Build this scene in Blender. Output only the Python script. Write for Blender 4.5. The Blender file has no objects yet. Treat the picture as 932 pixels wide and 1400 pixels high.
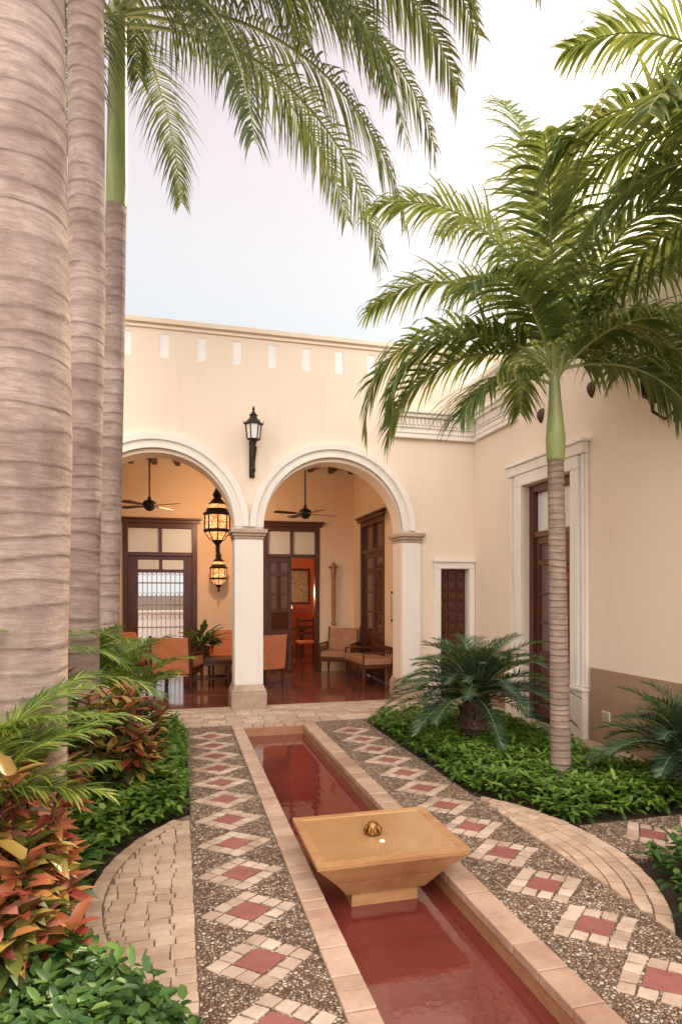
import bpy, bmesh, math, random
from mathutils import Vector, Matrix, noise
from mathutils.geometry import tessellate_polygon
random.seed(7)
R=random.random
def U(a,b): return a+(b-a)*random.random()
scene=bpy.context.scene
scene.view_settings.view_transform='Standard'
scene.view_settings.look='None'
scene.view_settings.exposure=0
TH=math.radians(14.6); S,C=math.sin(TH),math.cos(TH)
FW=Vector((S,C,0)); RT=Vector((C,-S,0)); Z=Vector((0,0,1))

# ---------------------------------------------------------------- materials
def newmat(name):
    m=bpy.data.materials.new(name); m.use_nodes=True
    nt=m.node_tree; nt.nodes.clear()
    return m,nt
def N(nt,t,**k):
    n=nt.nodes.new(t)
    for a,b in k.items(): setattr(n,a,b)
    return n
def L(nt,a,b): nt.links.new(a,b)
def c4(c): return (c[0],c[1],c[2],1)
def mixc(nt,fac,a,b,bt='MIX'):
    n=nt.nodes.new('ShaderNodeMix'); n.data_type='RGBA'; n.blend_type=bt
    for s,v in ((0,fac),(6,a),(7,b)):
        if hasattr(v,'links'): L(nt,v,n.inputs[s])
        elif s==0: n.inputs[s].default_value=v
        else: n.inputs[s].default_value=c4(v)
    return n.outputs[2]
def mth(nt,op,a,b=None,clamp=False,c=None):
    n=nt.nodes.new('ShaderNodeMath'); n.operation=op; n.use_clamp=clamp
    for i,v in enumerate((a,b,c)):
        if v is None: continue
        if hasattr(v,'links'): L(nt,v,n.inputs[i])
        else: n.inputs[i].default_value=v
    return n.outputs[0]
def noisef(nt,co,scale,detail=5,rough=.6,stretch=None):
    if stretch:
        mp=N(nt,'ShaderNodeMapping'); mp.inputs['Scale'].default_value=stretch; L(nt,co,mp.inputs['Vector']); co=mp.outputs[0]
    n=N(nt,'ShaderNodeTexNoise'); n.inputs['Scale'].default_value=scale; n.inputs['Detail'].default_value=detail; n.inputs['Roughness'].default_value=rough
    L(nt,co,n.inputs['Vector']); return n.outputs['Fac']
def ramp(nt,fac,stops):
    n=N(nt,'ShaderNodeValToRGB'); cr=n.color_ramp
    while len(cr.elements)<len(stops): cr.elements.new(.5)
    for e,(p,c) in zip(cr.elements,stops): e.position=p; e.color=c4(c)
    L(nt,fac,n.inputs[0]); return n.outputs[0]
def g3(v): return (v,v,v)
def finish(nt,col,rough=.6,metal=0,bump=None,bstr=.3,bdist=.01,spec=.5,emis=None,estr=0):
    p=N(nt,'ShaderNodeBsdfPrincipled'); o=N(nt,'ShaderNodeOutputMaterial')
    if hasattr(col,'links'): L(nt,col,p.inputs['Base Color'])
    else: p.inputs['Base Color'].default_value=c4(col)
    if hasattr(rough,'links'): L(nt,rough,p.inputs['Roughness'])
    else: p.inputs['Roughness'].default_value=rough
    p.inputs['Metallic'].default_value=metal; p.inputs['Specular IOR Level'].default_value=spec
    if emis: p.inputs['Emission Color'].default_value=c4(emis); p.inputs['Emission Strength'].default_value=estr
    if bump is not None:
        b=N(nt,'ShaderNodeBump'); b.inputs['Strength'].default_value=bstr; b.inputs['Distance'].default_value=bdist
        L(nt,bump,b.inputs['Height']); L(nt,b.outputs[0],p.inputs['Normal'])
    L(nt,p.outputs[0],o.inputs[0])
def pmat(name,c1,c2,scale=3,rough=.6,bstr=.25,bscale=40,bdist=.01,metal=0,usevar=0,spec=.5,stretch=None,emis=None,estr=0,dirt=None):
    m,nt=newmat(name); co=N(nt,'ShaderNodeTexCoord').outputs['Object']
    f=noisef(nt,co,scale,4,.65,stretch)
    f=mth(nt,'MULTIPLY_ADD',f,2.2,True,-.6)
    if usevar:
        a=N(nt,'ShaderNodeAttribute',attribute_name='var')
        f=mth(nt,'ADD',mth(nt,'MULTIPLY',f,1-usevar),mth(nt,'MULTIPLY',a.outputs['Fac'],usevar))
    col=mixc(nt,f,c1,c2)
    if dirt:
        dn=noisef(nt,co,2.3,7,.75); dr=ramp(nt,dn,[(.45,g3(0)),(.72,g3(.75))]); col=mixc(nt,dr,col,dirt)
    b=noisef(nt,co,bscale,4,.6,stretch)
    finish(nt,col,rough,metal,b,bstr,bdist,spec=spec,emis=emis,estr=estr)
    return m
def leafmat(name,stops,tcolor=(.35,.45,.06),trans=.3,rough=.45,gl=.06,tm=.5):
    m,nt=newmat(name); a=N(nt,'ShaderNodeAttribute',attribute_name='var').outputs['Fac']
    col=ramp(nt,a,stops); tc=mixc(nt,tm,col,tcolor)
    d=N(nt,'ShaderNodeBsdfDiffuse'); L(nt,col,d.inputs[0])
    t=N(nt,'ShaderNodeBsdfTranslucent'); L(nt,tc,t.inputs[0])
    g=N(nt,'ShaderNodeBsdfGlossy'); g.inputs['Roughness'].default_value=rough; g.inputs[0].default_value=(.8,.9,.8,1)
    m1=N(nt,'ShaderNodeMixShader'); m1.inputs[0].default_value=trans; L(nt,d.outputs[0],m1.inputs[1]); L(nt,t.outputs[0],m1.inputs[2])
    m2=N(nt,'ShaderNodeMixShader'); m2.inputs[0].default_value=gl; L(nt,m1.outputs[0],m2.inputs[1]); L(nt,g.outputs[0],m2.inputs[2])
    o=N(nt,'ShaderNodeOutputMaterial'); L(nt,m2.outputs[0],o.inputs[0]); return m

def plaster(name,c1,c2,dirt,amt=.3):
    m,nt=newmat(name); co=N(nt,'ShaderNodeTexCoord').outputs['Object']
    f=noisef(nt,co,1.1,7,.7); f2=noisef(nt,co,2.2,6,.7,(1,1,.18))
    col=mixc(nt,mth(nt,'MULTIPLY_ADD',f,1.6,True,-.3),c1,c2)
    st=ramp(nt,f2,[(0.54,g3(0)),(.80,g3(1))])
    col=mixc(nt,mth(nt,'MULTIPLY',st,amt),col,dirt)
    sp=N(nt,'ShaderNodeSeparateXYZ'); L(nt,co,sp.inputs[0])
    low=mth(nt,'SUBTRACT',.55,sp.outputs[2],True); lw=mth(nt,'MULTIPLY',mth(nt,'MULTIPLY',low,f),1.5,True)
    col=mixc(nt,lw,col,dirt)
    b1=noisef(nt,co,8,5); b2=noisef(nt,co,90,3)
    h=mth(nt,'ADD',b1,mth(nt,'MULTIPLY',b2,.25))
    finish(nt,col,.85,0,h,.35,.012,spec=.2); return m
M={}
M['cream']=plaster('cream_plaster',(.87,.745,.625),(.83,.69,.56),(.64,.50,.38),.28)
M['inner']=plaster('gallery_plaster',(.86,.67,.49),(.82,.61,.43),(.62,.44,.29))
M['white']=plaster('white_stucco',(.88,.84,.79),(.82,.77,.71),(.56,.48,.41),.4)
M['purewhite']=pmat('white_limewash',(.90,.89,.88),(.88,.87,.86),3,.8)
M['dado']=plaster('brown_dado',(.42,.28,.19),(.36,.235,.155),(.26,.17,.11))
M['tan']=pmat('tan_stone',(.42,.31,.22),(.56,.43,.32),6,.7,dirt=(.25,.17,.12))
M['soil']=pmat('soil',(.035,.022,.014),(.08,.05,.03),6,.95,.9,30,.03)
M['wood']=pmat('dark_mahogany',(.055,.014,.008),(.12,.032,.016),4,.33,.15,60,.004,stretch=(6,6,1))
M['beam']=pmat('dark_beam',(.05,.025,.015),(.09,.045,.03),4,.6)
M['iron']=pmat('wrought_iron',(.018,.015,.013),(.045,.035,.028),12,.5,metal=.5)
M['ceil']=pmat('ceiling_plaster',(.46,.34,.23),(.54,.40,.28),2,.8)
M['redroom']=pmat('red_room_wall',(.45,.12,.05),(.54,.18,.08),1,.8)
M['orange']=pmat('orange_upholstery',(.52,.17,.07),(.64,.24,.10),8,.8,.4,200,.003)
M['rattan']=pmat('rattan',(.32,.14,.07),(.46,.24,.13),10,.6,.5,120,.004)
M['bronze']=pmat('bronze',(.25,.12,.04),(.4,.22,.08),10,.35,metal=.85)
M['stonegold']=pmat('golden_limestone',(.40,.20,.08),(.56,.33,.15),2.2,.28,.12,40,.006,stretch=(1,3,3),dirt=(.26,.10,.04))
M['redtile']=pmat('red_clay_tile',(.24,.07,.06),(.42,.16,.14),9,.5,.2,60,.004,usevar=.5,dirt=(.20,.08,.07))
M['creamtile']=pmat('cream_stone_tile',(.40,.265,.19),(.76,.62,.50),9,.6,.35,50,.006,usevar=.6,dirt=(.34,.23,.17))
M['brick']=pmat('stone_paver',(.42,.27,.18),(.72,.55,.41),7,.7,.4,50,.006,usevar=.6,dirt=(.36,.24,.17))
M['coping']=pmat('pool_coping_stone',(.42,.26,.18),(.66,.48,.36),6,.4,.3,50,.006,usevar=.6,dirt=(.28,.15,.10))
M['poolwall']=pmat('pool_lining',(.46,.25,.12),(.33,.15,.08),5,.5)
M['mortar']=pmat('mortar',(.17,.12,.085),(.27,.20,.14),20,.9,.6,80)
M['whiteiron']=pmat('white_ironwork',(.78,.78,.76),(.82,.82,.8),5,.5)
M['ceramic']=pmat('glazed_pot',(.05,.03,.02),(.09,.05,.03),5,.3)
M['paint']=pmat('painting_canvas',(.12,.08,.06),(.55,.45,.33),14,.7)
m,nt=newmat('amber_lamp_glass')
co=N(nt,'ShaderNodeTexCoord').outputs['Object']; vv=N(nt,'ShaderNodeTexVoronoi'); vv.inputs['Scale'].default_value=32; L(nt,co,vv.inputs['Vector'])
e=ramp(nt,vv.outputs['Distance'],[(.1,(1,.58,.24)),(.7,(.5,.13,.03))]); p=N(nt,'ShaderNodeBsdfPrincipled'); p.inputs['Base Color'].default_value=(.5,.2,.06,1); L(nt,e,p.inputs['Emission Color']); p.inputs['Emission Strength'].default_value=2.0
o=N(nt,'ShaderNodeOutputMaterial'); L(nt,p.outputs[0],o.inputs[0]); M['amber']=m
m,nt=newmat('lamp_shade_lit'); finish(nt,(.9,.6,.3),.5,emis=(1,.6,.25),estr=3); M['shade']=m
m,nt=newmat('milky_pane'); finish(nt,(.75,.74,.70),.15); M['pane']=m
m,nt=newmat('dark_glass'); finish(nt,(.10,.035,.02),.05,spec=.8); M['glass']=m  # reddish base colour stands in for warm interior glow behind the panes
# pebbles
m,nt=newmat('river_pebbles'); co=N(nt,'ShaderNodeTexCoord').outputs['Object']
nn=N(nt,'ShaderNodeTexNoise'); nn.inputs['Scale'].default_value=30; nn.inputs['Detail'].default_value=2; L(nt,co,nn.inputs['Vector'])
wc=N(nt,'ShaderNodeVectorMath',operation='MULTIPLY_ADD'); L(nt,nn.outputs['Color'],wc.inputs[0]); wc.inputs[1].default_value=(.012,.012,0); L(nt,co,wc.inputs[2])
v=N(nt,'ShaderNodeTexVoronoi'); v.inputs['Scale'].default_value=56; L(nt,wc.outputs[0],v.inputs['Vector'])
v2=N(nt,'ShaderNodeTexVoronoi',feature='DISTANCE_TO_EDGE'); v2.inputs['Scale'].default_value=56; L(nt,wc.outputs[0],v2.inputs['Vector'])
sp=N(nt,'ShaderNodeSeparateColor'); L(nt,v.outputs['Color'],sp.inputs[0])
col=ramp(nt,sp.outputs[0],[(0,(.18,.10,.07)),(.25,(.34,.20,.13)),(.5,(.50,.34,.23)),(.75,(.64,.50,.37)),(1,(.80,.72,.61))])
edge=ramp(nt,v2.outputs['Distance'],[(.02,g3(0)),(.16,g3(1))])
col=mixc(nt,edge,(.11,.065,.045),col)
big=ramp(nt,noisef(nt,co,1.7,5,.7),[(.38,g3(.72)),(.65,g3(1))]); col=mixc(nt,1.0,col,big,'MULTIPLY')
h=ramp(nt,v2.outputs['Distance'],[(0,g3(0)),(.15,g3(.6)),(.45,g3(1))])
finish(nt,col,.5,0,h,.8,.014); M['pebble']=m
m,nt=newmat('polished_red_floor'); co=N(nt,'ShaderNodeTexCoord').outputs['Object']
ch=N(nt,'ShaderNodeTexChecker'); ch.inputs['Scale'].default_value=3.3
mp=N(nt,'ShaderNodeMapping'); mp.inputs['Rotation'].default_value=(0,0,math.radians(45)); L(nt,co,mp.inputs[0]); L(nt,mp.outputs[0],ch.inputs[0])
ch.inputs[1].default_value=(.22,.055,.04,1); ch.inputs[2].default_value=(.11,.028,.022,1)
f=noisef(nt,co,6); col=mixc(nt,f,ch.outputs[0],(.28,.10,.07))
finish(nt,col,.09,0,noisef(nt,co,3),.06,.01,spec=.8); M['redfloor']=m
m,nt=newmat('red_pool_water'); co=N(nt,'ShaderNodeTexCoord').outputs['Object']
f=noisef(nt,co,1.1,5,.6); col=mixc(nt,mth(nt,'MULTIPLY_ADD',f,2,True,-.5),(.21,.042,.034),(.12,.022,.019))
h=mth(nt,'ADD',noisef(nt,co,4.5,3,.5,(1,.7,1)),mth(nt,'MULTIPLY',noisef(nt,co,26,2),.12)); finish(nt,col,.015,0,h,.14,.02,spec=.95); M['water']=m
m,nt=newmat('basin_water'); co=N(nt,'ShaderNodeTexCoord').outputs['Object']
f=noisef(nt,co,5,4); h=noisef(nt,co,22,3); finish(nt,mixc(nt,f,(.50,.30,.14),(.34,.18,.08)),.03,0,h,.3,.01,spec=.8); M['bwater']=m
def trunkmat(name,a,b,spacing,dark,rs=.5):
    m,nt=newmat(name); co=N(nt,'ShaderNodeTexCoord').outputs['Object']
    sp=N(nt,'ShaderNodeSeparateXYZ'); L(nt,co,sp.inputs[0])
    zn=noisef(nt,co,1.0,2,.5,(.6,.6,2.2)); zf=noisef(nt,co,6,4,.6)
    z=mth(nt,'ADD',sp.outputs[2],mth(nt,'ADD',mth(nt,'MULTIPLY',zn,spacing*3.2),mth(nt,'MULTIPLY',zf,spacing*.2)))
    fr=mth(nt,'FRACT',mth(nt,'DIVIDE',z,spacing))
    ring=ramp(nt,fr,[(0,g3(.1)),(.05,g3(.25)),(.16,g3(.95)),(.3,g3(1)),(.8,g3(.75)),(1,g3(.15))])
    fib=noisef(nt,co,5,8,.78,(1.2,1.2,7)); blot=noisef(nt,co,1.9,6,.7); brk=noisef(nt,co,3.1,5,.7)
    col=mixc(nt,mth(nt,'MULTIPLY_ADD',fib,3.2,True,-1.1),a,b)
    bl=ramp(nt,blot,[(.40,g3(0)),(.66,g3(1))])
    col=mixc(nt,mth(nt,'MULTIPLY',bl,.65),col,dark)
    rk=mth(nt,'MULTIPLY',mth(nt,'SUBTRACT',1,ring),mth(nt,'MULTIPLY_ADD',brk,2.4,True,-.5))
    col=mixc(nt,mth(nt,'MULTIPLY',rk,rs),col,dark)
    h=mth(nt,'ADD',mth(nt,'MULTIPLY',ring,.7),mth(nt,'MULTIPLY',fib,.8))
    finish(nt,col,.85,0,h,.6,.015,spec=.2); return m
M['trunk1']=trunkmat('royal_palm_bark',(.31,.225,.20),(.55,.445,.41),.14,(.155,.10,.085),.85)
M['trunk2']=trunkmat('small_palm_bark',(.24,.17,.14),(.47,.37,.31),.055,(.12,.08,.06),.85)
M['shaft']=pmat('green_crownshaft',(.15,.21,.055),(.36,.40,.15),2.5,.4,.1,20,stretch=(3,3,.5),dirt=(.30,.26,.14))
M['rachis']=pmat('frond_rib',(.22,.26,.08),(.34,.34,.13),5,.5)
M['royal']=leafmat('royal_frond',[(0,(.02,.038,.016)),(.5,(.05,.075,.028)),(.85,(.13,.14,.055)),(1,(.30,.20,.10))],(.35,.38,.08),trans=.33)
M['adon']=leafmat('manila_palm_frond',[(0,(.02,.055,.016)),(.45,(.06,.115,.028)),(.8,(.16,.20,.055)),(1,(.36,.30,.12))],(.52,.55,.10),trans=.40,tm=.55)
M['cyc']=leafmat('sago_leaf',[(0,(.010,.035,.02)),(.6,(.03,.075,.038)),(1,(.09,.15,.07))],trans=.15,rough=.35,gl=.08)
M['areca']=leafmat('areca_leaf',[(0,(.035,.09,.015)),(.6,(.12,.20,.025)),(1,(.36,.38,.06))],trans=.35)
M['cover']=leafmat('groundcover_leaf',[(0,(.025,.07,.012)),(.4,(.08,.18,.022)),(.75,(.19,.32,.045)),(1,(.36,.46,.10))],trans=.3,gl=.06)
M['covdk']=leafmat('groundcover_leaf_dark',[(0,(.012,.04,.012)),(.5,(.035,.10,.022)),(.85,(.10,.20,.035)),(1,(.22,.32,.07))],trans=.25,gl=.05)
M['crot']=leafmat('croton_leaf',[(0,(.025,.055,.015)),(.25,(.10,.14,.025)),(.42,(.44,.32,.07)),(.58,(.50,.17,.07)),(.76,(.26,.035,.03)),(1,(.58,.28,.20))],(.5,.2,.06),trans=.2,rough=.4,gl=.07)

# ---------------------------------------------------------------- mesh builder
class MB:
    def __init__(s): s.v=[];s.f=[];s.m=[];s.a=[];s.mats=[];s.M=None
    def mi(s,k):
        if k not in s.mats: s.mats.append(k)
        return s.mats.index(k)
    def add(s,vs,fs,mat,var=None):
        o=len(s.v); i=s.mi(mat)
        if s.M is not None: vs=[s.M@Vector(p) for p in vs]
        s.v.extend([tuple(p) for p in vs])
        if var is None: var=R()
        for f in fs: s.f.append(tuple(k+o for k in f)); s.m.append(i); s.a.append(var)
    def box(s,x0,x1,y0,y1,z0,z1,mat,var=None):
        s.add([(x0,y0,z0),(x1,y0,z0),(x1,y1,z0),(x0,y1,z0),(x0,y0,z1),(x1,y0,z1),(x1,y1,z1),(x0,y1,z1)],
          [(3,2,1,0),(4,5,6,7),(0,1,5,4),(1,2,6,5),(2,3,7,6),(3,0,4,7)],mat,var)
    def frustum(s,cx,cy,z0,z1,a0,b0,a1,b1,mat,var=None):
        s.add([(cx-a0,cy-b0,z0),(cx+a0,cy-b0,z0),(cx+a0,cy+b0,z0),(cx-a0,cy+b0,z0),(cx-a1,cy-b1,z1),(cx+a1,cy-b1,z1),(cx+a1,cy+b1,z1),(cx-a1,cy+b1,z1)],
          [(3,2,1,0),(4,5,6,7),(0,1,5,4),(1,2,6,5),(2,3,7,6),(3,0,4,7)],mat,var)
    def lathe(s,cx,cy,prof,seg,mat,var=None,z0=0):
        vs=[];fs=[]
        for r,z in prof:
            for k in range(seg):
                a=2*math.pi*k/seg; vs.append((cx+r*math.cos(a),cy+r*math.sin(a),z0+z))
        for j in range(len(prof)-1):
            for k in range(seg):
                k2=(k+1)%seg; fs.append((j*seg+k,j*seg+k2,(j+1)*seg+k2,(j+1)*seg+k))
        fs.append(tuple(range(seg))[::-1]); fs.append(tuple((len(prof)-1)*seg+k for k in range(seg)))
        s.add(vs,fs,mat,var)
    def tube(s,pts,rs,seg,mat,var=None):
        vs=[];fs=[]; pts=[Vector(p) for p in pts]
        for i,p in enumerate(pts):
            t=(pts[min(i+1,len(pts)-1)]-pts[max(i-1,0)]).normalized()
            a=t.cross(Vector((0.13,1,.07)))
            if a.length<.1: a=t.cross(Vector((1,0,0)))
            a.normalize(); b=t.cross(a)
            for k in range(seg):
                an=2*math.pi*k/seg; vs.append(p+(a*math.cos(an)+b*math.sin(an))*rs[i])
        for j in range(len(pts)-1):
            for k in range(seg):
                k2=(k+1)%seg; fs.append((j*seg+k,j*seg+k2,(j+1)*seg+k2,(j+1)*seg+k))
        fs.append(tuple(range(seg))[::-1]); fs.append(tuple((len(pts)-1)*seg+k for k in range(seg)))
        s.add(vs,fs,mat,var)
    def build(s,name,parent=None,bevel=0,smooth=False,recenter=False,fix=True):
        me=bpy.data.meshes.new(name); off=Vector((0,0,0))
        if recenter and parent is None:
            xs=[p[0] for p in s.v]; ys=[p[1] for p in s.v]
            off=Vector(((min(xs)+max(xs))/2,(min(ys)+max(ys))/2,0))
            s.v=[(p[0]-off.x,p[1]-off.y,p[2]) for p in s.v]
        me.from_pydata(s.v,[],s.f)
        for k in s.mats: me.materials.append(M[k])
        me.polygons.foreach_set('material_index',s.m)
        at=me.attributes.new('var','FLOAT','FACE'); at.data.foreach_set('value',s.a)
        if fix and len(s.f)<30000:
            bm=bmesh.new(); bm.from_mesh(me); bmesh.ops.recalc_face_normals(bm,faces=bm.faces); bm.to_mesh(me); bm.free()
        if smooth: me.polygons.foreach_set('use_smooth',[True]*len(me.polygons))
        me.update()
        ob=bpy.data.objects.new(name,me); scene.collection.objects.link(ob); ob.location=off
        if parent:
            ob.parent=parent; ob.matrix_parent_inverse=Matrix.Translation(-parent.location)
        if bevel:
            b=ob.modifiers.new('bevel','BEVEL'); b.width=bevel; b.segments=2; b.limit_method='ANGLE'; b.angle_limit=math.radians(40)
        return ob
def empty(name,loc=(0,0,0)):
    e=bpy.data.objects.new(name,None); e.location=loc; e.empty_display_size=.2; scene.collection.objects.link(e); return e
BOXF=[(3,2,1,0),(4,5,6,7),(0,1,5,4),(1,2,6,5),(2,3,7,6),(3,0,4,7)]
def wall_poly(mb,loops,t0,t1,fn,mat):
    tri=tessellate_polygon([[Vector((p[0],p[1],0)) for p in l] for l in loops])
    flat=[p for l in loops for p in l]; n=len(flat)
    vs=[fn(p[0],p[1],t0) for p in flat]+[fn(p[0],p[1],t1) for p in flat]
    fs=[tuple(t) for t in tri]+[tuple(i+n for i in t)[::-1] for t in tri]
    o=0
    for l in loops:
        k=len(l)
        for i in range(k):
            j=(i+1)%k; fs.append((o+i,o+j,n+o+j,n+o+i))
        o+=k
    mb.add(vs,fs,mat)
def arc(cx,cz,r,a0,a1,n):
    return [(cx+r*math.cos(math.radians(a0+(a1-a0)*i/n)),cz+r*math.sin(math.radians(a0+(a1-a0)*i/n))) for i in range(n+1)]
def rect(x0,x1,z0,z1): return [(x0,z0),(x1,z0),(x1,z1),(x0,z1)]

# ================================================================ GROUND
PX0,PX1,PY0,PY1=.72,1.46,-3.0,7.41
mb=MB()
xs=[-300,-6,PX0-.05,PX1+.05,10,300]; ys=[-300,PY0-.05,PY1+.05,20,300]
vs=[];fs=[]
for j,y in enumerate(ys):
    for i,x in enumerate(xs): vs.append((x,y,-.03))
for j in range(4):
    for i in range(5):
        if i==2 and j==1: continue
        a=j*6+i; fs.append((a,a+1,a+7,a+6))
mb.add(vs,fs,'soil'); mb.build('ground')

pool=empty('reflecting_pool',(1.09,2.2,0))
mb=MB(); mb.box(PX0-.04,PX1+.04,PY0,PY1+.04,-.5,-.40,'poolwall')
mb.box(PX0-.05,PX0,PY0,PY1,-.4,-.012,'poolwall'); mb.box(PX1,PX1+.05,PY0,PY1,-.4,-.012,'poolwall')
mb.box(PX0-.05,PX1+.05,PY1,PY1+.05,-.4,-.012,'poolwall')
mb.build('pool_lining',pool)
mb=MB(); mb.add([(PX0,PY0,-.11),(PX1,PY0,-.11),(PX1,PY1,-.11),(PX0,PY1,-.11)],[(0,1,2,3)],'water'); mb.build('water',pool)
mb=MB()
y=PY0
while y<PY1:
    l=U(.085,.125)
    mb.box(PX0-.115,PX0+.012,y,min(y+l-.006,PY1),-.03,.018+U(-.002,.002),'coping')
    y+=l
y=PY0
while y<PY1:
    l=U(.16,.26)
    mb.box(PX1-.012,PX1+.135,y,min(y+l-.006,PY1),-.03,.018+U(-.002,.002),'coping')
    y+=l
x=PX0-.115
while x<PX1+.13:
    mb.box(x,x+.12,PY1+.002,PY1+.14,-.03,.018,'coping'); x+=.126
mb.build('coping',pool,bevel=.005)

def mosaic(mbt,cx,ya,yb,first,step,along='y'):
    y=first+int(math.floor((ya-first)/step))*step
    while y<yb:
        if y-.2>=ya and y+.2<=yb:
            hx,hy=.245,.212
            def P(u,w): 
                a,b=(u-w)/2*hx,(u+w)/2*hy
                return (cx+a,y+b) if along=='y' else (y+b,cx+a)
            for i in range(4):
                for j in range(4):
                    if 1<=i<=2 and 1<=j<=2: continue
                    g=.035; u0,u1=-1+i*.5+g,-1+(i+1)*.5-g; w0,w1=-1+j*.5+g,-1+(j+1)*.5-g
                    jj=lambda:U(-.03,.03)
                    q=[P(u0+jj(),w0+jj()),P(u1+jj(),w0+jj()),P(u1+jj(),w1+jj()),P(u0+jj(),w1+jj())]
                    zt=.007+U(-.002,.003)
                    mbt.add([(p[0],p[1],-.02) for p in q]+[(p[0],p[1],zt) for p in q],BOXF,'creamtile')
            g=.46; q=[P(-g,-g),P(g,-g),P(g,g),P(-g,g)]
            mbt.add([(p[0],p[1],-.02) for p in q]+[(p[0],p[1],.006) for p in q],BOXF,'redtile')
        y+=step
CX,CY,CR=1.09,3.45,1.55
path=empty('mosaic_path',(.34,3,0))
mp_=MB(); mt=MB()
mp_.box(.08,PX0-.115,PY0,PY1+.14,-.03,0,'pebble'); mosaic(mt,.342,1.0,7.3,2.70,.435)
mp_.box(PX1+.135,2.24,PY0,PY1+.14,-.03,0,'pebble'); mosaic(mt,1.93,1.0,7.4,2.575,.435)
mp_.box(2.66,4.32,3.17,3.73,-.03,-.004,'pebble'); mosaic(mt,3.45,2.66,4.3,3.02,.435,'x')
mp_.build('pebbles',path); mt.build('tiles',path,bevel=.003)

pav=empty('stone_paving',(1,3.4,0)); mb=MB(); mo=MB()
def seg(side):
    pts=[]; x0=.08 if side<0 else 2.24
    hh=math.sqrt(CR**2-(x0-CX)**2); a=math.degrees(math.atan2(hh,abs(x0-CX)))
    for i in range(25):
        t=math.radians(-a+2*a*i/24); pts.append((CX+side*CR*math.cos(t),CY+CR*math.sin(t)))
    mo.add([(p[0],p[1],-.006) for p in pts],[tuple(range(len(pts)))],'mortar')
seg(-1);seg(1)
def tile(q,z1=.008,mat='brick'):
    mb.add([(p[0],p[1],-.02) for p in q]+[(p[0],p[1],z1) for p in q],BOXF,mat)
j=lambda:U(-.004,.004)
y=CY-1.15
while y<CY+1.15:
    hy=.062; ymid=y+hy/2
    d=(CR-.09)**2-(ymid-CY)**2
    if d>0:
        xe=CX-math.sqrt(d); x=.076
        while x>xe+.01:
            w=U(.085,.12); x2=max(x-w,xe)
            if x-x2>.02:
                tile([(x2+.003+j(),y+.002+j()),(x-.003+j(),y+.002+j()),(x-.003+j(),y+hy-.003+j()),(x2+.003+j(),y+hy-.003+j())],.008+U(-.003,.003))
            x=x2
    y+=hy
def ringtiles(side,r0,r1,da,x0):
    a=-60+U(0,2)
    while a<60:
        t0,t1=math.radians(a+.12),math.radians(a+da-.15)
        q=[(CX+side*r*math.cos(t),CY+r*math.sin(t)) for r,t in ((r0+.004,t0),(r1-.004,t0),(r1-.004,t1),(r0+.004,t1))]
        if side<0: ok=all(p[0]<x0 for p in q)
        else: ok=all(p[0]>x0 for p in q)
        if not ok and side>0 and sum(p[0]>x0 for p in q)>=2:
            q=[(max(p[0],x0+.004),p[1]) for p in q]; ok=True
        if ok: tile([(p[0]+j()*.6,p[1]+j()*.6) for p in q],.008+U(-.003,.003))
        a+=da
ringtiles(-1,CR-.085,CR,3.2,.079)
for i in range(5):
    r1=CR-i*.085; ringtiles(1,r1-.085,r1,3.1+i*.22,2.245)
y=PY1+.15; row=0
while y<8.50:
    h=.155; x=-3.0+(.1 if row%2 else 0)
    while x<4.3:
        w=U(.19,.3); tile([(x+.004,y+.004),(min(x+w,4.3)-.004,y+.004),(min(x+w,4.3)-.004,y+h-.004),(x+.004,y+h-.004)],.009+U(-.002,.002),'creamtile'); x+=w
    y+=h; row+=1
mo.box(-3.1,4.318,PY1+.142,8.6,-.03,-.004,'mortar')
mo.box(3.86,4.318,3.74,PY1+.138,-.03,-.005,'mortar')
x=3.87
while x<4.3:
    y=4.7
    while y<PY1+.13:
        w=U(.18,.28); tile([(x+.003,y+.004),(x+.145,y+.004),(x+.145,min(y+w,PY1+.13)-.004),(x+.003,min(y+w,PY1+.13)-.004)],.008+U(-.002,.002),'creamtile'); y+=w
    x+=.15
mo.build('mortar_bed',pav); mb.build('pavers',pav,bevel=.003)

# ================================================================ FOUNTAIN
ft=empty('fountain',(1.1,3.42,-.1)); fx,fy=1.1,3.42
mb=MB()
mb.frustum(fx,fy,-.4,-.035,.20,.17,.19,.16,'stonegold')
mb.frustum(fx,fy,-.034,.06,.225,.185,.30,.245,'stonegold')
mb.frustum(fx,fy,.061,.182,.302,.247,.415,.34,'stonegold')
mb.frustum(fx,fy,.183,.20,.422,.347,.425,.35,'stonegold')
def ringq(a0,b0,z0,a1,b1,z1,mat):
    v=[(fx-a0,fy-b0,z0),(fx+a0,fy-b0,z0),(fx+a0,fy+b0,z0),(fx-a0,fy+b0,z0),(fx-a1,fy-b1,z1),(fx+a1,fy-b1,z1),(fx+a1,fy+b1,z1),(fx-a1,fy+b1,z1)]
    mb.add(v,[(0,1,5,4),(1,2,6,5),(2,3,7,6),(3,0,4,7)],mat)
for q in ((.426,.351,.202,.426,.351,.214),(.426,.351,.214,.385,.31,.214),(.385,.31,.214,.34,.265,.198)): ringq(*q,'stonegold')
mb.build('bowl',ft,bevel=.004)
mb=MB(); mb.add([(fx-.38,fy-.305,.2085),(fx+.38,fy-.305,.2085),(fx+.38,fy+.305,.2085),(fx-.38,fy+.305,.2085)],[(0,1,2,3)],'bwater'); mb.build('basin_water',ft)
mb=MB(); nx,ny=fx-.02,fy
mb.lathe(nx,ny,[(.02,.205),(.042,.212),(.045,.224),(.036,.236),(.04,.248),(.034,.265),(.022,.277),(.009,.284),(.001,.285)],16,'bronze')
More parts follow.
